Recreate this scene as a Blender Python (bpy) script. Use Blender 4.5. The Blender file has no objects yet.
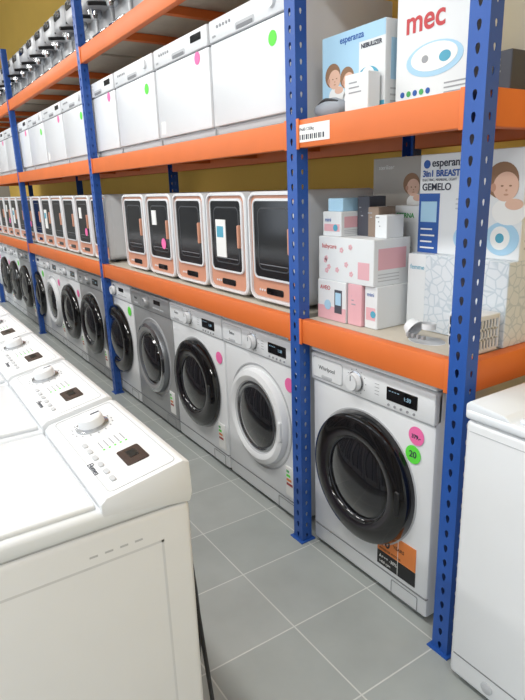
import bpy, bmesh, math, random
from mathutils import Matrix, Vector
random.seed(7)
scene = bpy.context.scene
try:
    scene.view_settings.view_transform = 'Standard'
except Exception: pass

# ------------------------------------------------------------ materials
def lin(c):
    c = c/255.0
    return c/12.92 if c <= 0.04045 else ((c+0.055)/1.055)**2.4
def mat(name, rgb, rough=0.5, metal=0.0, coat=0.0, var=0.03, vscale=6.0, bump=0.0, emit=0.0):
    m = bpy.data.materials.new(name); m.use_nodes = True
    nt = m.node_tree; b = nt.nodes['Principled BSDF']
    col = (lin(rgb[0]), lin(rgb[1]), lin(rgb[2]), 1)
    b.inputs['Roughness'].default_value = rough
    b.inputs['Metallic'].default_value = metal
    b.inputs['Coat Weight'].default_value = coat
    tc = nt.nodes.new('ShaderNodeTexCoord')
    nz = nt.nodes.new('ShaderNodeTexNoise'); nz.inputs['Scale'].default_value = vscale
    nt.links.new(tc.outputs['Object'], nz.inputs['Vector'])
    mx = nt.nodes.new('ShaderNodeMix'); mx.data_type = 'RGBA'
    mx.inputs[6].default_value = tuple(max(0, v*(1-var)) for v in col[:3])+(1,)
    mx.inputs[7].default_value = tuple(min(1, v*(1+var)) for v in col[:3])+(1,)
    nt.links.new(nz.outputs['Fac'], mx.inputs[0])
    nt.links.new(mx.outputs[2], b.inputs['Base Color'])
    if bump:
        bp = nt.nodes.new('ShaderNodeBump'); bp.inputs['Strength'].default_value = bump
        bp.inputs['Distance'].default_value = 0.002
        n2 = nt.nodes.new('ShaderNodeTexNoise'); n2.inputs['Scale'].default_value = 180
        nt.links.new(tc.outputs['Object'], n2.inputs['Vector'])
        nt.links.new(n2.outputs['Fac'], bp.inputs['Height'])
        nt.links.new(bp.outputs['Normal'], b.inputs['Normal'])
    if emit:
        b.inputs['Emission Color'].default_value = col
        b.inputs['Emission Strength'].default_value = emit
    return m

WHITE = mat('white_enamel', (224,226,229), 0.28)
WHITE2 = mat('white_plastic', (220,222,225), 0.4)
LIDW = mat('lid_white', (224,228,233), 0.22)
SEAM = mat('seam_grey', (120,122,126), 0.6)
SEAML = mat('seam_light', (182,184,188), 0.6)
EMB = mat('embossed_white', (206,208,211), 0.4)
BLACKG = mat('black_gloss', (11,11,14), 0.09, coat=0.4)
BLACK = mat('black_plastic', (24,24,27), 0.4)
GLASS = mat('dark_glass', (22,23,28), 0.05, coat=0.8)
WGLASS = mat('window_glass', (20,21,25), 0.12)
SMOKE = mat('smoked_ring', (30,26,33), 0.14, coat=0.4)
CHROME = mat('chrome', (190,192,196), 0.15, 1.0)
SILVER = mat('silver_paint', (168,169,171), 0.35, 0.4)
SILVD = mat('silver_dark', (122,125,130), 0.3, 0.5)
DRUM = mat('drum_grey', (74,76,82), 0.3, 0.5)
GREY = mat('mid_grey', (150,152,156), 0.5)
DGREY = mat('dark_grey', (58,60,64), 0.5)
BLUE = mat('rack_blue', (36,82,160), 0.4, var=0.14)
ORANGE = mat('rack_orange', (220,112,50), 0.45, var=0.1)
BOARD = mat('shelf_board', (194,186,172), 0.7, var=0.08, vscale=30)
SALMON = mat('salmon_plastic', (204,146,120), 0.35)
PINK = mat('sticker_pink', (238,110,170), 0.6)
GREEN = mat('sticker_green', (96,222,70), 0.6)
PAPER = mat('paper', (232,232,230), 0.8)
STORG = mat('sticker_orange', (222,130,66), 0.6)
DISP = mat('display', (12,12,16), 0.1, coat=0.6)
DISPB = mat('display_brown', (62,46,40), 0.25)
HOSE = mat('hose_grey', (70,72,76), 0.5)
INK = mat('ink_dark', (50,54,70), 0.7)
INKB = mat('ink_blue', (36,84,160), 0.6)
INKT = mat('ink_teal', (80,160,186), 0.6)
INKG = mat('ink_green', (70,160,90), 0.6)
INKR = mat('ink_red', (190,66,70), 0.6)
SKIN = mat('print_skin', (218,178,156), 0.6)
SKIN2 = mat('print_skin_shade', (190,142,118), 0.6)
HAIR = mat('print_hair', (140,106,80), 0.7)
PBLUE = mat('print_lightblue', (164,202,226), 0.6)
CWHITE = mat('carton_white', (220,223,225), 0.5)
CGREY = mat('carton_greige', (166,160,152), 0.6)
CPINK = mat('carton_pink', (220,170,178), 0.6)
CBROWN = mat('carton_brown', (142,124,110), 0.7)
CDARK = mat('carton_dark', (70,72,82), 0.6)
CBLUE = mat('carton_blue', (130,156,182), 0.6)
TOPG = mat('machine_grey', (172,173,176), 0.35, 0.2)
TOPG2 = mat('machine_light_grey', (196,197,199), 0.35, 0.2)
RED = mat('red_plastic', (160,40,40), 0.4)
POUCH = mat('grey_fabric', (150,156,164), 0.8, bump=.4)

def voro_carton():
    m = bpy.data.materials.new('carton_pattern'); m.use_nodes = True
    nt = m.node_tree; b = nt.nodes['Principled BSDF']; b.inputs['Roughness'].default_value = .5
    tc = nt.nodes.new('ShaderNodeTexCoord'); v = nt.nodes.new('ShaderNodeTexVoronoi')
    v.feature = 'DISTANCE_TO_EDGE'; v.inputs['Scale'].default_value = 34
    r = nt.nodes.new('ShaderNodeValToRGB')
    r.color_ramp.elements[0].color = (lin(190),lin(200),lin(208),1); r.color_ramp.elements[0].position = .03
    r.color_ramp.elements[1].color = (lin(214),lin(219),lin(224),1); r.color_ramp.elements[1].position = .10
    nt.links.new(tc.outputs['Object'], v.inputs['Vector']); nt.links.new(v.outputs['Distance'], r.inputs[0])
    nt.links.new(r.outputs[0], b.inputs['Base Color'])
    return m
CPAT = voro_carton()

# ------------------------------------------------------------ builder
class B:
    def __init__(s):
        s.bm = bmesh.new(); s.mats = []; s.M = Matrix()
    def mi(s, m):
        if m not in s.mats: s.mats.append(m)
        return s.mats.index(m)
    def merge(s, t, m=None):
        if m is not None:
            i = s.mi(m)
            for f in t.faces: f.material_index = i
        for f in t.faces: f.smooth = True
        bmesh.ops.transform(t, matrix=s.M, verts=t.verts)
        me = bpy.data.meshes.new('tmp'); t.to_mesh(me); t.free()
        s.bm.from_mesh(me); bpy.data.meshes.remove(me)
    def box(s, x0,x1,y0,y1,z0,z1, m, bev=0, seg=2):
        t = bmesh.new()
        bmesh.ops.create_cube(t, size=1)
        for v in t.verts:
            v.co = Vector(((x0+x1)/2+v.co.x*(x1-x0), (y0+y1)/2+v.co.y*(y1-y0), (z0+z1)/2+v.co.z*(z1-z0)))
        if bev: bmesh.ops.bevel(t, geom=list(t.edges), offset=bev, segments=seg, affect='EDGES', profile=.5)
        s.merge(t, m)
    def poly(s, pts, y0, y1, m, axis='y', bev=0):
        t = bmesh.new()
        def P(p, d): return (p[0], d, p[1]) if axis == 'y' else (d, p[0], p[1])
        a = [t.verts.new(P(p,y0)) for p in pts]; b = [t.verts.new(P(p,y1)) for p in pts]
        n = len(pts); t.faces.new(a); t.faces.new(b[::-1])
        for i in range(n): t.faces.new((a[i], b[i], b[(i+1)%n], a[(i+1)%n]))
        bmesh.ops.recalc_face_normals(t, faces=t.faces)
        if bev: bmesh.ops.bevel(t, geom=list(t.edges), offset=bev, segments=2, affect='EDGES', profile=.5)
        s.merge(t, m)
    def lathe(s, cx, cz, prof, ms, seg=48, y=0.0, sx=1, sz=1):
        t = bmesh.new(); rings = []
        for r, yy in prof:
            if r == 0: rings.append([t.verts.new((cx, y+yy, cz))])
            else: rings.append([t.verts.new((cx+sx*r*math.cos(2*math.pi*i/seg), y+yy, cz+sz*r*math.sin(2*math.pi*i/seg))) for i in range(seg)])
        for k in range(len(rings)-1):
            a, b = rings[k], rings[k+1]
            mm = s.mi(ms[k] if isinstance(ms, list) else ms)
            for i in range(seg):
                j = (i+1) % seg
                if len(a) == 1: f = t.faces.new((a[0], b[i], b[j]))
                elif len(b) == 1: f = t.faces.new((a[i], a[j], b[0]))
                else: f = t.faces.new((a[i], a[j], b[j], b[i]))
                f.material_index = mm
        bmesh.ops.recalc_face_normals(t, faces=t.faces); s.merge(t)
    def disc(s, cx, cz, r, y, m, rz=None, seg=28, th=.0006):
        s.lathe(cx, cz, [(0,-th),(r,-th),(r,th)], m, seg, y, 1, (rz/r if rz else 1))
    @staticmethod
    def rp(cx, cz, w, h, r, n=4):
        out = []
        for (sx, sz, a0) in ((1,1,0),(-1,1,90),(-1,-1,180),(1,-1,270)):
            for k in range(n+1):
                a = math.radians(a0+90*k/n)
                out.append((cx+sx*(w/2-r)+r*math.cos(a), cz+sz*(h/2-r)+r*math.sin(a)))
        return out
    def rr(s, cx, cz, w, h, r, y0, y1, m, ch=.003):
        t = bmesh.new()
        L = [(B.rp(cx,cz,w,h,r),y1),(B.rp(cx,cz,w,h,r),y0+ch),(B.rp(cx,cz,w-2*ch,h-2*ch,max(r-ch,.0005)),y0)]
        R = [[t.verts.new((p[0],y,p[1])) for p in pts] for pts,y in L]
        n = len(R[0])
        for a, b in zip(R, R[1:]):
            for i in range(n): t.faces.new((a[i],a[(i+1)%n],b[(i+1)%n],b[i]))
        t.faces.new(R[0]); t.faces.new(R[-1])
        bmesh.ops.recalc_face_normals(t, faces=t.faces); s.merge(t, m)
    def rring(s, cx, cz, w, h, r, th, y0, y1, m, ch=.003):
        t = bmesh.new(); ri = max(r-th, .004)
        L = [(B.rp(cx,cz,w,h,r),y1),(B.rp(cx,cz,w,h,r),y0+ch),(B.rp(cx,cz,w-2*ch,h-2*ch,r-ch),y0),
             (B.rp(cx,cz,w-2*th,h-2*th,ri),y0),(B.rp(cx,cz,w-2*th,h-2*th,ri),y1)]
        R = [[t.verts.new((p[0],y,p[1])) for p in pts] for pts,y in L]
        n = len(R[0])
        for k in range(5):
            a, b = R[k], R[(k+1)%5]
            for i in range(n): t.faces.new((a[i],a[(i+1)%n],b[(i+1)%n],b[i]))
        bmesh.ops.recalc_face_normals(t, faces=t.faces); s.merge(t, m)
    def text(s, txt, size, x, z, y, m, align='LEFT', M=None, bold=0.0):
        c = bpy.data.curves.new('t', 'FONT'); c.body = txt; c.size = size; c.align_x = align
        c.extrude = .0003; c.offset = bold
        o = bpy.data.objects.new('t', c); scene.collection.objects.link(o)
        me = bpy.data.meshes.new_from_object(o)
        t = bmesh.new(); t.from_mesh(me)
        T = M if M is not None else Matrix.Translation((x,y,z)) @ Matrix.Rotation(math.pi/2, 4, 'X')
        bmesh.ops.transform(t, matrix=T, verts=t.verts)
        bpy.data.objects.remove(o); bpy.data.meshes.remove(me); bpy.data.curves.remove(c)
        s.merge(t, m)
    def tube(s, pts, r, m, seg=10, sub=6, ribs=False):
        P = [Vector(p) for p in pts]; Q = []
        for i in range(len(P)-1):
            p0 = P[max(i-1,0)]; p1 = P[i]; p2 = P[i+1]; p3 = P[min(i+2,len(P)-1)]
            for k in range(sub):
                u = k/sub
                Q.append(0.5*((2*p1)+(-p0+p2)*u+(2*p0-5*p1+4*p2-p3)*u*u+(-p0+3*p1-3*p2+p3)*u**3))
        Q.append(P[-1]); t = bmesh.new(); rings = []
        up = Vector((.13,.9,.31)).normalized()
        for i, q in enumerate(Q):
            d = (Q[min(i+1,len(Q)-1)]-Q[max(i-1,0)]).normalized()
            a = d.cross(up).normalized(); b = d.cross(a)
            rr_ = r*(1.12 if (ribs and i % 2) else 1)
            rings.append([t.verts.new(q+a*rr_*math.cos(2*math.pi*k/seg)+b*rr_*math.sin(2*math.pi*k/seg)) for k in range(seg)])
        for a, b in zip(rings, rings[1:]):
            for k in range(seg): t.faces.new((a[k],a[(k+1)%seg],b[(k+1)%seg],b[k]))
        t.faces.new(rings[0]); t.faces.new(rings[-1])
        bmesh.ops.recalc_face_normals(t, faces=t.faces); s.merge(t, m)
    def mesh(s, name):
        me = bpy.data.meshes.new(name); s.bm.to_mesh(me); s.bm.free()
        for m in s.mats: me.materials.append(m)
        try: me.set_sharp_from_angle(angle=math.radians(32))
        except Exception: pass
        return me
def place(me, name, x, y, z, rz=0, parent=None):
    o = bpy.data.objects.new(name, me); scene.collection.objects.link(o)
    o.location = (x, y, z); o.rotation_euler = (0,0,math.radians(rz))
    if parent: o.parent = parent
    return o

# ------------------------------------------------------------ room
def floor_mat():
    m = bpy.data.materials.new('floor_tiles'); m.use_nodes = True
    nt = m.node_tree; b = nt.nodes['Principled BSDF']
    tc = nt.nodes.new('ShaderNodeTexCoord'); mp = nt.nodes.new('ShaderNodeMapping')
    mp.inputs['Location'].default_value = (1.30-.0, -.93, 0)
    nt.links.new(tc.outputs['Object'], mp.inputs['Vector'])
    br = nt.nodes.new('ShaderNodeTexBrick'); br.offset = 0; br.squash = 1
    br.inputs['Scale'].default_value = 1
    br.inputs['Brick Width'].default_value = .33; br.inputs['Row Height'].default_value = .33
    br.inputs['Mortar Size'].default_value = .0028; br.inputs['Mortar Smooth'].default_value = .3
    br.inputs['Color1'].default_value = (lin(158),lin(163),lin(161),1)
    br.inputs['Color2'].default_value = (lin(166),lin(170),lin(168),1)
    br.inputs['Mortar'].default_value = (lin(200),lin(202),lin(198),1)
    nt.links.new(mp.outputs[0], br.inputs['Vector'])
    nz = nt.nodes.new('ShaderNodeTexNoise'); nz.inputs['Scale'].default_value = 5; nz.inputs['Detail'].default_value = 6
    nt.links.new(tc.outputs['Object'], nz.inputs['Vector'])
    mx = nt.nodes.new('ShaderNodeMix'); mx.data_type='RGBA'; mx.blend_type='OVERLAY'; mx.inputs[0].default_value=.18
    nt.links.new(br.outputs['Color'], mx.inputs[6]); nt.links.new(nz.outputs['Fac'], mx.inputs[7])
    nt.links.new(mx.outputs[2], b.inputs['Base Color'])
    b.inputs['Roughness'].default_value = .36
    bp = nt.nodes.new('ShaderNodeBump'); bp.inputs['Strength'].default_value=.3; bp.inputs['Distance'].default_value=.002; bp.invert = True
    nt.links.new(br.outputs['Fac'], bp.inputs['Height']); nt.links.new(bp.outputs[0], b.inputs['Normal'])
    return m
YEL = mat('wall_yellow', (226,186,88), 0.8, var=.05, vscale=3, bump=.15)
WALLW = mat('wall_white', (208,207,202), 0.8, bump=.15)
WALLG = mat('wall_grey', (150,150,150), 0.8, bump=.15)
CEIL = mat('ceiling_white', (226,226,224), 0.9)
XL, XR, YF, YB, ZC = -11.0, 3.5, -4.5, 2.0, 4.3
def shell(name, x0,x1,y0,y1,z0,z1,m):
    b = B(); b.box(x0,x1,y0,y1,z0,z1,m); return place(b.mesh(name), name, 0,0,0)
shell('floor', XL-.2,XR+.2,YF-.2,YB+.2,-.1,0, floor_mat())
shell('ceiling', XL-.2,XR+.2,YF-.2,YB+.2,ZC,ZC+.1, CEIL)
shell('wall_back', XL-.2,XR+.2,YB,YB+.15,0,ZC, YEL)
shell('wall_left', XL-.15,XL,YF,YB,0,ZC, WALLG)
shell('wall_right', XR,XR+.15,YF,YB,0,ZC, WALLW)
b = B()
b.box(XL,XR,YF-.15,YF,0,.35,WALLW); b.box(XL,XR,YF-.15,YF,3.1,ZC,WALLW)
nW = 5; wdt = (XR-XL)/nW
for i in range(nW+1):
    xc = XL+i*wdt; b.box(max(XL,xc-.2),min(XR,xc+.2),YF-.15,YF,.35,3.1,WALLW)
place(b.mesh('wall_front'), 'wall_front', 0,0,0)
FR = mat('window_frame', (90,92,96), .4, .5)
for i in range(nW):
    x0 = XL+i*wdt+.2; x1 = XL+(i+1)*wdt-.2; b = B()
    for (a,c,e,f) in ((x0,x1,.35,.42),(x0,x1,3.03,3.1),(x0,x0+.06,.42,3.03),(x1-.06,x1,.42,3.03),((x0+x1)/2-.03,(x0+x1)/2+.03,.42,3.03)):
        b.box(a,c,YF-.1,YF-.04,e,f,FR)
    place(b.mesh('window_%d'%(i+1)), 'window_%d'%(i+1), 0,0,0)
b = B(); b.box(XL,XR,YB-.012,YB,0,.08,WALLW); place(b.mesh('baseboard_back'),'baseboard_back',0,0,0)

# ------------------------------------------------------------ storage rack
RW = 1.24
POSTU = [0.95, 1.69, 3.95, 6.28, 8.6]
LV = [(.862,.952), (1.553,1.643), (2.215,2.305)]
def post_mesh():
    b = B(); t = bmesh.new(); w = .058; d = .048; cell = .05; H = 2.8
    n = int(H/cell)
    def face(orig, ax, wid, q):
        tear = [(0,-.014*q),(.0042*q,-.009*q),(.0070*q,.003*q),(.005*q,.010*q),(0,.012*q),(-.005*q,.010*q),(-.0070*q,.003*q),(-.0042*q,-.009*q)]
        for k in range(n):
            z0 = k*cell; z1 = z0+cell; zc = (z0+z1)/2
            out = [(0,z0),(wid/2,z0),(wid/2,zc),(wid/2,z1),(0,z1),(-wid/2,z1),(-wid/2,zc),(-wid/2,z0)]
            oi = [t.verts.new(orig+ax*p[0]+Vector((0,0,p[1]))) for p in out]
            ii = [t.verts.new(orig+ax*p[0]+Vector((0,0,zc+p[1]))) for p in tear]
            for k2 in range(8):
                t.faces.new((oi[k2],oi[(k2+1)%8],ii[(k2+1)%8],ii[k2]))
    face(Vector((0,0,0)), Vector((1,0,0)), w, 1.0)
    face(Vector((w/2,d/2,0)), Vector((0,1,0)), d, .75)
    face(Vector((-w/2,d/2,0)), Vector((0,-1,0)), d, .75)
    bmesh.ops.remove_doubles(t, verts=t.verts, dist=.0001)
    bmesh.ops.solidify(t, geom=list(t.faces), thickness=.002)
    b.merge(t, BLUE)
    b.box(-.04,.04,-.012,.060,0,.005,BLUE)
    return b.mesh('post')
PM = post_mesh()
rack = bpy.data.objects.new('metal_storage_rack', None); scene.collection.objects.link(rack)
for i,u in enumerate(POSTU):
    place(PM, 'front_post_%d'%i, -u, RW, 0, 0, rack)
    o = place(PM, 'rear_post_%d'%i, -u, RW+.62, 0, 180, rack)
for li,(z0,z1) in enumerate(LV):
    b = B()
    for k in range(len(POSTU)-1):
        a = -POSTU[k+1]+.030; c = -POSTU[k]-.030
        b.box(a,c,RW+.004,RW+.042,z0,z1,ORANGE,.004)
        b.box(a,c,RW+.578,RW+.616,z0,z1,ORANGE,.004)
        for e in (a,c):
            b.box(e-.002 if e==a else e-.012, e+.012 if e==a else e+.002, RW-.001,RW+.004,z0-.004,z1+.004,ORANGE,.001)
        n = 3 if k else 1
        for q in range(1,n+1):
            xx = a+(c-a)*q/(n+1); b.box(xx-.02,xx+.02,RW+.042,RW+.578,z0+.03,z1-.022,ORANGE)
    for u in (POSTU[0],POSTU[-1]):
        b.box(-u-.02,-u+.02,RW+.05,RW+.57,z0,z1,ORANGE,.004)
    place(b.mesh('beams'), 'beams_level_%d'%li, 0,0,0,0,rack)
    b = B()
    for k in range(len(POSTU)-1):
        a = -POSTU[k+1]+.03; c = -POSTU[k]-.03
        n = 4 if k else 1
        for q in range(n):
            b.box(a+(c-a)*q/n+.001, a+(c-a)*(q+1)/n-.001, RW+.044,RW+.576,z1-.02,z1-.001,BOARD)
    place(b.mesh('boards'), 'boards_level_%d'%li, 0,0,0,0,rack)
b = B(); b.box(-.085,.085,0,.001,-.028,.028,PAPER); b.text('19x60 / 250kg',.014,-.075,.008,-.0003,INK); 
for k in range(12): b.box(-.07+k*.011,-.066+k*.011+.003*(k%2),-.0006,0,-.02,-.004,INK)
place(b.mesh('price_label'),'price_label',-1.575,RW+.0028,1.598)

# ------------------------------------------------------------ washing machines
def washer(body, door, near=False, disp='right', knobx=0.0, stick=None, label=None, logo='', dx=0.0):
    b = B()
    b.box(-.297,.297,.002,.55,.025,.826,body,.012)
    b.box(-.288,.288,.012,.54,.82,.838,SEAM)
    b.box(-.299,.299,-.006,.553,.832,.85,body,.007)
    b.box(-.297,.297,-.007,.03,.722,.826,body,.007)
    b.box(-.294,.294,-.0003,.01,.717,.723,SEAM if body is not WHITE else SEAML)
    b.rring(-.2,.775,.17,.082,.012,.0022,-.0078,0,SEAML,.0005)
    b.rr(-.2,.775,.164,.076,.010,-.0105,0,body,.002)
    b.rr(-.2,.746,.06,.012,.005,-.0118,0,SEAML,.001)
    b.text(logo or 'Beko',.022,-.2,.772,-.0110,DGREY,'CENTER')
    b.lathe(knobx,.775,[(.037,0),(.037,-.004),(.032,-.006),(.030,-.024),(.027,-.028),(0,-.028)],[SEAML,CHROME,WHITE2,SEAML,WHITE2] if body is WHITE else SILVER,28,-.007)
    b.box(knobx-.0015,knobx+.0015,-.0358,-.03,.782,.80,INK)
    for k in range(12):
        a = 2*math.pi*k/12
        b.disc(knobx+.047*math.cos(a), .775+.043*math.sin(a), .0022, -.0073, GREY, seg=8)
    if disp == 'right':
        b.rr(.165,.775,.13,.046,.004,-.0095,0,DISP,.001)
        b.text('1:30',.018,.19,.770,-.0100,PBLUE,'CENTER')
        for k in range(4): b.box(.112+.012*k,.119+.012*k,-.0102,-.009,.785,.787,PBLUE)
        for k in range(5): b.lathe(.11+.027*k,.737,[(.0045,0),(.0045,-.003),(0,-.003)],GREY,12,-.007)
        for k in range(4): b.box(.045,.065,-.0075,-.006,.755+.012*k,.757+.012*k,GREY)
    else:
        b.rr(.13,.79,.09,.026,.003,-.0095,0,DISP,.001)
        for k in range(6): b.rr(.075+.027*k,.752,.017,.009,.003,-.0095,0,SEAML,.001)
    zc = .425
    if door == 'black':
        P=[(.244,.004),(.244,-.012),(.236,-.030),(.217,-.042),(.180,-.046),(.160,-.040),(.152,-.030),(.148,-.028),(.140,-.032),(.10,-.046),(.05,-.053),(0,-.055)]
        Ms=[BLACKG,BLACKG,BLACKG,BLACKG,SMOKE,BLACKG,DRUM,BLACKG,GLASS,GLASS,GLASS]
    elif door == 'silver':
        P=[(.225,.004),(.225,-.012),(.218,-.028),(.198,-.036),(.175,-.030),(.165,-.022),(.150,-.020),(.144,-.030),(.10,-.042),(.05,-.048),(0,-.05)]
        Ms=[SILVD,SILVD,CHROME,SILVER,SILVD,BLACKG,BLACKG,GLASS,GLASS,GLASS]
    else:
        P=[(.225,.004),(.225,-.010),(.218,-.026),(.196,-.034),(.172,-.026),(.166,-.020),(.156,-.022),(.148,-.018),(.140,-.022),(.10,-.034),(.05,-.042),(0,-.044)]
        Ms=[body,body,body,body,SEAML,CHROME,CHROME,DGREY,GLASS,GLASS,GLASS]
    b.lathe(dx,zc,[(.25,.003),(.25,-.001),(.243,-.001)],SEAML,64)
    b.lathe(dx,zc,P,Ms,64)
    b.rr(dx+.205,zc,.02,.09,.008,-.048 if door=='black' else -.038,-.02,BLACK if door!='white' else WHITE2,.003)
    b.box(-.296,.296,-.0008,.01,.098,.1015,SEAM)
    b.rring(.2,.06,.12,.055,.006,.002,-.0012,0,SEAM,.0004)
    for sx in (-.25,.25):
        for yy in (.05,.5):
            M0=b.M; b.M = Matrix.Translation((sx,yy,0)) @ Matrix.Rotation(math.pi/2,4,'X')
            b.lathe(0,0,[(0,0),(.02,0),(.02,.012),(.012,.016),(.012,.03)],BLACK,14,0)
            b.M = M0
    if stick:
        for (sx,sz,m,txt) in stick:
            b.disc(sx,sz,.031,-.001,m)
            if near: b.text(txt,.03 if len(txt)<3 else .018,sx,sz-.009,-.0022,INK,'CENTER',bold=.0006)
    if label == 'energy':
        b.box(.07,.245,-.0008,.002,.175,.262,STORG); b.text('10',.05,.08,.200,-.0014,BLACK,bold=.001); b.text('YEARS',.018,.145,.215,-.0014,BLACK)
        b.text('INVERTER MOTOR',.012,.08,.182,-.0014,BLACK)
        b.box(.07,.245,-.0008,.002,.118,.172,BLACK); b.text('A+++ -30%',.018,.08,.148,-.0014,PAPER); b.text('1400 rpm',.014,.08,.128,-.0014,PAPER)
        b.box(.166,.168,-.0012,.002,.118,.262,PAPER)
    elif label == 'small':
        b.box(.20,.27,-.0008,.002,.12,.26,PAPER)
        for k,m in enumerate((INKG,GREEN,STORG,RED)): b.box(.205,.225+.008*k,-.0012,.002,.23-.02*k,.242-.02*k,m)
    return b.mesh('washing_machine')
WY = 1.296
near = washer(WHITE,'black',True,'right',-.045,[(.225,.665,PINK,'379.-'),(.215,.598,GREEN,'20')],'energy','Whirlpool',-.012)
wA = washer(WHITE,'white',False,'right',-.02,[(.24,.64,PINK,'3')],'small')
wB = washer(WHITE,'black',False,'right',-.05,[(.25,.62,PINK,'3')],'small')
wC = washer(SILVER,'silver',False,'left',-.02,None,'small')
wD = washer(WHITE,'black',False,'left',0,[(.24,.66,GREEN,'3')],None)
wE = washer(SILVER,'black',False,'right',0,None,'small')
place(near,'washing_machine',-1.345,WY-.01,0)
order = [wA,wB,wC,wD, wE,wB,wA,wD,wE,wD,wB,wA,wD]
for i,m in enumerate(order):
    place(m,'washing_machine',-(2.05+.605*i),WY,0)

# ------------------------------------------------------------ compact dishwashers (upper shelf)
def dishw(var):
    b = B(); w=.282; q=.455
    b.box(-w,w,.03,.5,.012,q,WHITE,.008)
    b.box(-w,w,.0,.032,q-.083,q,WHITE2,.006)
    b.box(-w,w,.004,.034,.045,q-.088,WHITE,.006)
    b.box(-w+.004,w-.004,.02,.04,.012,.042,SEAML,.003)
    b.box(-w+.003,w-.003,.012,.04,q-.092,q-.08,SEAM)
    b.rr(0,q-.064,.14,.026,.010,-.0015,.005,SEAML,.001)
    b.rr(0,q-.069,.12,.014,.006,-.0022,.005,SEAM,.0005)
    if var: 
        b.rr(.18,q-.033,.10,.03,.004,-.002,.005,DISP,.0008)
    else:
        b.lathe(.19,q-.04,[(.022,0),(.020,-.012),(0,-.013)],WHITE2,20)
    for k in range(5): b.lathe(-.21+.025*k,q-.033,[(.006,0),(.006,-.003),(0,-.003)],GREY,12)
    b.text('aqua',.016,-.255,q-.068,-.0006,GREY)
    b.disc(.18,.34 if var else .30,.026,.0028,PINK if var else GREEN)
    if var: b.box(-.25,-.2,.003,.005,.06,.12,PAPER)
    for sx in (-.22,.22):
        for yy in (.06,.45): b.box(sx-.015,sx+.015,yy-.015,yy+.015,0,.014,BLACK)
    return b.mesh('dishwasher')
d0, d1 = dishw(0), dishw(1)
u = 2.055; i = 0
while u < 8.5:
    place((d0,d1)[i%2],'countertop_dishwasher',-u,WY+.0,LV[1][1]); u += .585; i += 1

# ------------------------------------------------------------ mini dishwashers with window
def mini(var):
    b = B(); w=.180; h=.46
    b.rr(0,h/2+.006,2*w,h-.012,.045,.03,.40,WHITE2,.012)
    b.rring(0,h/2+.006,2*w,h-.012,.045,.014,.0,.04,WHITE2,.005)
    b.rr(0,h/2+.006,2*w-.026,h-.04,.034,.010,.05,SALMON,.003)
    # dark glass door with white inner liner strip
    b.rring(0,.268,.292,.330,.03,.010,.0,.03,WHITE2,.003)
    b.rr(0,.268,.275,.313,.022,.004,.03,WGLASS,.002)
    b.rring(.004,.270,.225,.255,.03,.006,.0032,.006,DGREY,.0005)
    b.box(-.10,.10,.0028,.005,.165,.168,SEAM)
    b.rr(0,.056,.12,.028,.008,.0065,.02,DISP,.001)
    for k in range(3): b.lathe(-.11+.018*k,.056,[(.005,.0),(.005,-.003),(0,-.003)],WHITE2,10,.010)
    b.rr(.125,.27,.012,.10,.005,-.012,.02,SALMON,.003)
    if var==1: b.box(-.09,.0,.001,.004,.17,.34,PAPER); b.box(-.08,-.02,.0005,.004,.26,.31,INKT)
    if var==2: b.disc(.05,.19,.03,.002,PINK); b.box(-.09,-.03,.001,.004,.29,.37,PAPER)
    for sx in (-.13,.13):
        for yy in (.06,.34): b.box(sx-.015,sx+.015,yy-.015,yy+.015,0,.014,BLACK)
    return b.mesh('mini')
ms = [mini(0),mini(1),mini(2)]
u = 1.93; i = 0
while u < 8.5:
    if abs(u-3.95) < .15: u = 4.12
    place(ms[(0,1,0,2,0,1,2,0)[i%8]],'mini_dishwasher',-u,RW+.07,LV[0][1]); u += .377; i += 1

# ------------------------------------------------------------ top shelf coffee machines
def coffee(c, c2):
    b = B()
    b.box(-.13,.13,.02,.34,.0,.05,c2,.012)
    b.box(-.12,.12,.0,.16,.05,.062,CHROME,.003)
    b.box(-.13,.13,.16,.34,.05,.40,c,.02,3)
    b.box(-.13,.13,.03,.34,.26,.42,c,.035,3)
    b.box(-.132,.132,.05,.33,.29,.302,DGREY,.002)
    b.rr(0,.365,.15,.05,.015,.024,.05,BLACKG,.003)
    M0=b.M; b.M=Matrix.Translation((0,.10,.26))@Matrix.Rotation(-math.pi/2,4,'X')
    b.lathe(0,0,[(.045,0),(.045,.03),(.03,.05),(0,.05)],CHROME,24)
    b.M=M0
    b.tube([(0,.10,.225),(0,.02,.22),(0,-.05,.21)],.012,BLACK,8)
    b.lathe(.055,.365,[(.018,0),(.018,-.018),(0,-.018)],CHROME,18,.024)
    b.box(-.10,.10,.2,.33,.42,.48,c2,.02)
    return b.mesh('coffee')
cs = [coffee(TOPG,BLACK),coffee(TOPG2,DGREY),coffee(TOPG,TOPG2),coffee(TOPG2,BLACK)]
u = 3.45; i=0
while u < 8.5:
    place(cs[i%4],'espresso_machine',-u,RW+.08,LV[2][1]); u += .31; i+=1

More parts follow.
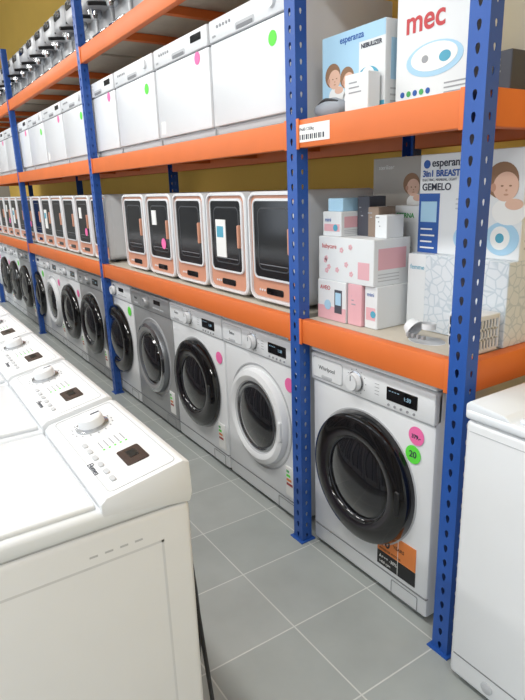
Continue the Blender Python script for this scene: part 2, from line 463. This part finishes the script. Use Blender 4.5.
# ------------------------------------------------------------ top-loading machines, aisle row
def toploader():
    b = B(); w=.2; z=.895
    b.box(-w,w,.0,.60,.02,z-.04,WHITE,.012,3)
    b.box(-w+.008,w-.008,.01,.592,z-.046,z-.034,SEAML)
    b.box(-w-.002,w+.002,-.01,.602,z-.038,z,LIDW,.012,3)
    t_w = w-.010
    b.box(-t_w,t_w,-.008,.425,z-.002,z+.010,LIDW,.005,3)
    b.box(-t_w+.01,t_w-.01,-.016,-.004,z-.016,z+.004,WHITE2,.004)
    b.poly([(.43,z-.015),(.43,z+.012),(.442,z+.022),(.590,z+.050),(.604,z+.044),(.606,z-.02),(.60,z-.04)],-w-.002,w+.002,WHITE2,'x',.004)
    a = math.atan2(.028,.148)
    M0 = b.M
    b.M = Matrix.Translation((0,.442,z+.0222)) @ Matrix.Rotation(a,4,'X') @ Matrix.Rotation(-math.pi/2,4,'X')
    b.rring(0,.076,.380,.135,.012,.0018,-.0008,.002,SEAML,.0003)
    b.lathe(-.10,.072,[(.037,0),(.037,-.004),(.029,-.006),(.027,-.024),(.023,-.027),(0,-.027)],[SEAML,CHROME,WHITE2,WHITE2,WHITE2],32)
    b.box(-.102,-.098,-.0282,-.02,.075,.095,INK)
    for k in range(16):
        aa = 2*math.pi*k/16; b.box(-.10+.045*math.cos(aa)-.0035,-.10+.045*math.cos(aa)+.0035,-.0006,0,.072+.045*math.sin(aa)-.0012,.072+.045*math.sin(aa)+.0012,GREY)
    b.rr(.10,.090,.068,.046,.005,-.002,.002,DISPB,.0006)
    b.box(.080,.110,-.0026,0,.082,.100,DISP)
    for k in range(6): b.rr(-.02+.034*k,.030,.020,.010,.004,-.003,.002,SEAML,.001)
    for k in range(5): b.disc(.03,.055+.012*k,.0024,-.0005,GREEN,seg=8)
    for k in range(5): b.box(-.012,.022,-.0006,.0,.0538+.012*k,.056+.012*k,GREY)
    b.text('Elumea',.018,0,0,0,INK,M=Matrix.Translation((.06,-.0006,.008))@Matrix.Rotation(math.pi/2,4,'X'))
    b.M = M0
    for sx in (-1,1):
        xs = sx*(w+.0003)
        lo, hi = min(xs,xs-sx*.004), max(xs,xs-sx*.004)
        b.box(lo,hi,.055,.060,.12,z-.10,EMB); b.box(lo,hi,.535,.540,.12,z-.10,EMB)
        b.box(lo,hi,.055,.54,z-.105,z-.10,EMB)
        b.box(lo,hi,.02,.58,.085,.088,SEAM)
        for k in range(4): b.box(lo,hi,.40+.028*k,.415+.028*k,z-.085,z-.081,SEAML)
    b.box(-w+.03,w-.03,.598,.606,.15,z-.12,SEAML,.004)
    for sx in (-.15,.15):
        for yy in (.05,.55): b.box(sx-.02,sx+.02,yy-.02,yy+.02,0,.025,BLACK)
    b.tube([(-.12,.615,.14),(-.13,.645,.35),(-.10,.635,.60),(-.04,.63,.75),(.04,.635,.62),(.05,.64,.35),(.02,.62,.16)],.011,HOSE,10,8,True)
    b.tube([(.10,.61,.2),(.13,.63,.5),(.12,.62,.72),(.15,.625,.5),(.16,.64,.25),(.15,.65,.10)],.005,BLACK,8)
    return b.mesh('toploader')
TL = toploader()
for i in range(15):
    place(TL,'top_loading_washing_machine',-(1.10+.43*i),-.195,0)

# right-hand top loader (side panel toward the aisle)
b = B()
z=.86
b.box(-.3,.3,0,.40,.02,z-.03,WHITE,.014,3)
b.box(-.29,.29,.01,.39,z-.036,z-.02,SEAM)
b.box(-.302,.302,-.004,.404,z-.028,z,LIDW,.010,3)
b.box(-.16,.30,.014,.386,z-.002,z+.012,LIDW,.006,3)
b.poly([(-.302,z-.015),(-.302,z+.012),(-.29,z+.022),(-.19,z+.012),(-.17,z-.002)],.0,.400,LIDW,'y',.004)
b.box(-.285,.285,-.0012,.01,.095,.0985,SEAM)
b.box(-.285,.285,-.001,.01,.80,.802,SEAML)
b.lathe(-.17,.06,[(.018,0),(.018,-.003),(.013,-.005),(0,-.005)],SEAML,24)
for sx in (-.25,.25):
    for yy in (.05,.35): b.box(sx-.02,sx+.02,yy-.02,yy+.02,0,.025,BLACK)
place(b.mesh('tl2'),'top_loading_washing_machine',-.575,1.19,0)

# ------------------------------------------------------------ cartons
def carton(w,d,h,m,fn=None,side=None):
    b = B(); b.box(-w/2,w/2,0,d,0,h,m,.002,1)
    b.box(-w/2+.002,w/2-.002,d/2-.001,d/2+.001,h-.0005,h+.0005,SEAML)
    if fn: fn(b,w,d,h)
    if side:
        b.box(w/2-.001,w/2+.0005,d*.12,d*.88,h*.35,h*.8,side)
        for k in range(3): b.box(w/2-.001,w/2+.0006,d*.12,d*.7,h*(.1+.07*k),h*(.12+.07*k),SEAML)
    return b.mesh('carton')
def cput(name,u0,u1,y,z,d,h,m,fn=None,side=None,rz=0):
    return place(carton(abs(u1-u0),d,h,m,fn,side),name,-(u0+u1)/2,y,z,rz)
def baby(b,x,z,s,y=-.0008):
    b.disc(x+.02*s,z-.07*s,.05*s,y-.0001,PAPER,rz=.035*s)
    b.disc(x-.006*s,z+.008*s,.047*s,y-.0004,HAIR,rz=.046*s); b.disc(x+.006*s,z-.008*s,.037*s,y-.0009,SKIN,rz=.037*s)
    b.disc(x+.034*s,z-.052*s,.026*s,y-.0008,SKIN,rz=.014*s)
    b.disc(x-.030*s,z-.010*s,.008*s,y-.0012,SKIN2,rz=.011*s)
    b.disc(x-.004*s,z-.006*s,.004*s,y-.0015,HAIR,rz=.0022*s); b.disc(x+.020*s,z-.006*s,.004*s,y-.0015,HAIR,rz=.0022*s)
    b.disc(x+.009*s,z-.017*s,.003*s,y-.0015,SKIN2); b.disc(x+.009*s,z-.028*s,.007*s,y-.0015,SKIN2,rz=.0025*s)
def f_pump(b,w,d,h):
    b.box(-w/2+.001,-w/2+.085,-.0006,.001,.001,h-.12,INKB)
    b.box(-w/2+.010,-w/2+.075,-.001,.001,.10,.165,PBLUE)
    for k in range(4): b.box(-w/2+.012,-w/2+.07-.01*(k%2),-.001,.001,.015+.02*k,.020+.02*k,PAPER)
    b.disc(-w/2+.028,h-.03,.013,-.0008,INKB); b.text('esperanza',.034,-w/2+.048,h-.038,-.0012,INK,bold=.0005)
    b.text('3in1 BREAST PUMP',.027,-w/2+.012,h-.068,-.0012,INKB,bold=.0008)
    b.text('ELECTRIC, MANUAL, LIGHT',.011,-w/2+.012,h-.082,-.0012,INK)
    b.text('GEMELO',.030,-w/2+.012,h-.110,-.0012,INK,bold=.0006)
    b.disc(w/2-.06,.06,.056,-.0006,PBLUE,rz=.048); b.disc(w/2-.065,.062,.032,-.0014,PAPER,rz=.034)
    b.disc(w/2-.065,.062,.014,-.002,INKT)
    b.disc(.0,.055,.042,-.0006,PBLUE,rz=.038); b.disc(.0,.06,.022,-.0014,INKT); b.disc(.0,.06,.014,-.002,PAPER)
    baby(b,w/2-.065,h-.095,1.1)
    for k in range(3): b.text('comfort mode',.009,-.04,h-.14-.014*k,-.001,GREY)
def f_pat(b,w,d,h):
    b.box(-w/2+.001,-w/2+.075,-.0006,.001,.001,h-.001,CWHITE)
    b.text('femme',.022,-w/2+.010,h-.05,-.0012,INKT)
    b.disc(w/2-.12,.06,.045,-.0008,INKT,rz=.024); b.disc(w/2-.12,.062,.034,-.0015,PAPER,rz=.017)
def f_flower(b,w,d,h):
    for k in range(9):
        x=-w/2+.03+random.random()*(w-.06); zz=.025+random.random()*(h-.05)
        for a in range(5): b.disc(x+.006*math.cos(a*1.257),zz+.006*math.sin(a*1.257),.004,-.0005,CPINK,seg=10)
    b.text('babycare',.022,-w/2+.02,h-.04,-.0008,INKR)
    b.box(w/2-.075,w/2-.02,-.0008,.001,.02,h*.5,CPINK)
def f_pink(b,w,d,h):
    b.box(-w/2+.001,w/2-.001,-.0006,.001,.001,h*.35,CPINK); b.box(w/2-.06,w/2-.02,-.001,.001,.03,h-.03,CDARK)
    b.box(w/2-.055,w/2-.025,-.0014,.001,.06,h-.04,PBLUE)
    b.text('AVEO',.022,-w/2+.015,h-.035,-.0012,INKR); b.disc(-.02,.055,.018,-.0014,PBLUE)
def f_small(b,w,d,h):
    b.box(-w/2+.008,w/2-.008,-.0006,.001,h*.2,h*.5,CPINK); b.text('mini',.02,-w/2+.012,h-.034,-.0008,INKB)
    b.disc(w*.2,h*.35,.012,-.001,INKT)
def f_plain(b,w,d,h):
    for k in range(3): b.box(-w/2+.02,w/2-.03-.01*k,-.0008,.001,h*.5+.014*k,h*.5+.004+.014*k,GREY)
def f_green(b,w,d,h):
    b.text('ETERNA',.022,-w/2+.008,h-.04,-.0008,INKG,bold=.0006)
    b.box(-w/2+.01,w/2-.01,-.0006,.001,.05,h*.45,PBLUE); b.disc(0,h*.3,.022,-.0012,PAPER)
    for k in range(5): b.box(-w/2+.01,w/2-.02-.005*k,-.0008,.001,h*.55+.018*k,h*.55+.006+.018*k,GREY)
def f_beige(b,w,d,h):
    baby(b,.06,h-.10,.8); b.text('sterilizer',.022,-w/2+.03,h-.04,-.0008,PAPER)
    b.disc(-.06,.2,.05,-.0008,CWHITE,rz=.06)
def f_neb(b,w,d,h):
    b.box(-w/2+.001,w/2-.001,-.0006,.001,h-.045,h-.001,PBLUE)
    b.box(-w/2+.001,w/2-.001,-.0006,.001,.001,.03,INKT)
    b.box(-w/2+.001,-w/2+.18,-.0005,.001,.03,h-.045,PBLUE)
    b.text('esperanza',.028,-w/2+.09,h-.033,-.0012,INKB,bold=.0004)
    b.text('NEBULIZER',.018,-w/2+.19,h-.065,-.0012,INK,bold=.0004)
    baby(b,-w/2+.06,h*.50,.8); baby(b,-w/2+.13,h*.44,.7); b.disc(.075,.10,.05,-.0009,INKT,rz=.035); b.disc(.075,.105,.03,-.0016,PAPER)
    b.disc(.075,.105,.010,-.0022,INK)
def f_mec(b,w,d,h):
    b.text('mec',.085,-w/2+.035,h-.120,-.0009,INKR,bold=.0015)
    b.disc(-.01,.115,.10,-.0006,PBLUE,rz=.045); b.disc(-.01,.12,.082,-.0014,PAPER,rz=.036); b.disc(.03,.115,.020,-.002,INKT,rz=.014)
    b.disc(-.04,.118,.012,-.002,GREY,rz=.010)
    for k in range(5): b.disc(-w/2+.03+.024*k,.035,.008,-.0008,INKG if k%2 else INKB)
    for k in range(3): b.box(.03,w/2-.03,-.0008,.001,.02+.012*k,.024+.012*k,GREY)
    b.box(w/2-.06,w/2-.01,-.0008,.001,h-.06,h-.02,INKT)
s0 = LV[0][1]; s1 = LV[1][1]
cput('breast_pump_box',.965,1.34,1.50,s0+.25,.17,.310,CWHITE,f_pump,CBLUE)
cput('appliance_box',.965,1.34,1.46,s0,.22,.25,CPAT,f_pat)
cput('flower_print_box',1.37,1.655,1.33,s0+.145,.17,.155,CWHITE,f_flower,CPINK)
cput('baby_monitor_box',1.50,1.655,1.325,s0,.16,.145,CWHITE,f_pink,CPINK)
cput('baby_monitor_box',1.425,1.495,1.33,s0,.16,.145,CPINK,f_plain)
cput('baby_monitor_box',1.36,1.42,1.34,s0,.16,.145,CWHITE,f_small)
cput('small_carton',1.555,1.655,1.35,s0+.300,.12,.085,CWHITE,f_small,CPINK)
cput('small_carton',1.57,1.65,1.37,s0+.385,.09,.045,PBLUE,None)
cput('small_carton',1.49,1.55,1.42,s0+.300,.08,.135,CDARK,f_plain)
cput('small_carton',1.435,1.485,1.41,s0+.300,.08,.10,CBROWN,f_plain)
cput('small_carton',1.375,1.43,1.39,s0+.300,.08,.075,CWHITE,f_plain)
cput('sterilizer_box',1.385,1.66,1.60,s0,.2,.565,CGREY,f_beige,CBROWN)
cput('thermometer_box',1.362,1.47,1.525,s0,.06,.40,CWHITE,f_green,CWHITE)
cput('nebulizer_box',1.36,1.655,1.35,s1,.20,.255,CWHITE,f_neb,PBLUE)
cput('inhaler_box',1.03,1.335,1.37,s1,.22,.315,CWHITE,f_mec,None)
cput('small_carton',1.37,1.475,1.292,s1,.05,.11,CWHITE,f_plain)
cput('shipping_carton',.965,1.12,1.60,s1,.22,.42,CBROWN,f_plain)
cput('storage_carton',.968,1.02,1.40,s1,.18,.10,CDARK,f_plain)
# soft pouch in front of nebulizer box
b = B(); t = bmesh.new()
bmesh.ops.create_uvsphere(t, u_segments=28, v_segments=14, radius=1)
for v in t.verts:
    c = v.co
    k = 1+.08*math.sin(5*c.x)*math.cos(4*c.y+1)
    v.co = Vector((c.x*.075*k, c.y*.024, .03+max(-1,c.z)*.030*k))
b.merge(t, POUCH); b.tube([(-.05,-.01,.045),(0,-.02,.056),(.05,-.01,.045)],.004,DGREY,8)
place(b.mesh('pouch'),'fabric_pouch',-1.575,1.318,s1)

# nebulizer device
b = B()
M0=b.M; b.M=Matrix.Rotation(-math.pi/2,4,'X')
b.lathe(0,0,[(0,0),(.062,0),(.080,.010),(.083,.028),(.072,.048),(.045,.060),(0,.065)],[SEAML,WHITE2,WHITE2,WHITE2,WHITE2,WHITE2],36,0,1,.72)
b.M=Matrix.Translation((.01,-.005,.058))@Matrix.Rotation(-math.pi/2,4,'X')
b.lathe(0,0,[(.022,0),(.022,.018),(.017,.020),(.014,.010),(0,.010)],[WHITE2,WHITE2,SEAML,DGREY],20)
b.M=Matrix.Translation((-.075,0,.040))@Matrix.Rotation(math.radians(-60),4,'Y')@Matrix.Rotation(-math.pi/2,4,'X')
b.lathe(0,0,[(.022,0),(.026,.012),(.034,.030),(.030,.031),(.020,.010),(0,.008)],[WHITE2,WHITE2,SEAML,SEAML,SEAML],24)
b.M=M0
for k in range(4): b.box(-.03+.02*k,-.022+.02*k,-.0605,-.05,.018,.03,GREY)
place(b.mesh('neb'),'nebulizer',-1.165,1.365,s0)
# ventilated basket
b = B()
b.box(-.05,.05,0,.09,0,.012,WHITE2,.003); b.box(-.052,.052,-.002,.092,.095,.11,WHITE2,.004)
b.box(-.044,.044,.006,.084,.012,.095,DGREY)
for k in range(8):
    x=-.049+.014*k; b.box(x-.003,x+.003,0,.004,.01,.097,WHITE2); b.box(x-.003,x+.003,.086,.09,.01,.097,WHITE2)
for k in range(7):
    y=.003+.014*k; b.box(.046,.05,y-.003,y+.003,.01,.097,WHITE2); b.box(-.05,-.046,y-.003,y+.003,.01,.097,WHITE2)
for zz in (.04,.068): b.box(-.05,.05,-.0005,.0905,zz-.003,zz+.003,WHITE2)
place(b.mesh('basket'),'slotted_plastic_basket',-1.02,1.35,s0)

# ------------------------------------------------------------ lights
EMI = mat('tube_glow',(255,252,246),.5,emit=4)
def fixture(x,y):
    b = B(); b.box(-.75,.75,-.11,.11,.03,.08,WHITE2,.01)
    for yy in (-.05,.05): b.tube([(-.7,yy,.015),(0,yy,.015),(.7,yy,.015)],.013,EMI,10,2)
    b.box(-.74,-.70,-.1,.1,-.01,.03,WHITE2); b.box(.70,.74,-.1,.1,-.01,.03,WHITE2)
    b.tube([(-.5,0,.08),(-.5,0,.95)],.004,SEAM,6,1); b.tube([(.5,0,.08),(.5,0,.95)],.004,SEAM,6,1)
    o = place(b.mesh('fixture'),'fluorescent_ceiling_light',x,y,3.35)
    L = bpy.data.lights.new('tube_light','AREA'); L.shape='RECTANGLE'; L.size=1.4; L.size_y=.2; L.energy=35; L.color=(1.0,.985,.95)
    lo = bpy.data.objects.new('tube_light',L); scene.collection.objects.link(lo); lo.parent=o; lo.location=(0,0,-.02)
for x in (1.2,-1.2,-3.6,-6.0,-8.6):
    fixture(x,-.2); fixture(x,-2.6)
w = bpy.data.worlds.new('World'); scene.world = w; w.use_nodes = True
w.node_tree.nodes['Background'].inputs[0].default_value = (.84,.92,1.0,1)
w.node_tree.nodes['Background'].inputs[1].default_value = 2.2

# ------------------------------------------------------------ camera
f = 571.0
u3 = Vector((-389,-150,f)).normalized()
w3 = Vector((912,-194,f)); w3 = (w3-u3*w3.dot(u3)).normalized()
n3 = w3.cross(u3)
if n3.y < 0: n3 = -n3
right = Vector((-u3.x, w3.x, -n3.x)); down = Vector((-u3.y, w3.y, -n3.y)); fwd = Vector((-u3.z, w3.z, -n3.z))
cd = bpy.data.cameras.new('camera'); cam = bpy.data.objects.new('camera', cd); scene.collection.objects.link(cam)
M = Matrix.Identity(4)
for i in range(3):
    M[i][0]=right[i]; M[i][1]=-down[i]; M[i][2]=-fwd[i]
M[0][3]=0; M[1][3]=0; M[2][3]=1.43
cam.matrix_world = M
cd.sensor_fit='VERTICAL'; cd.sensor_height=36; cd.lens=36*f/700; cd.clip_start=.02
scene.camera = cam
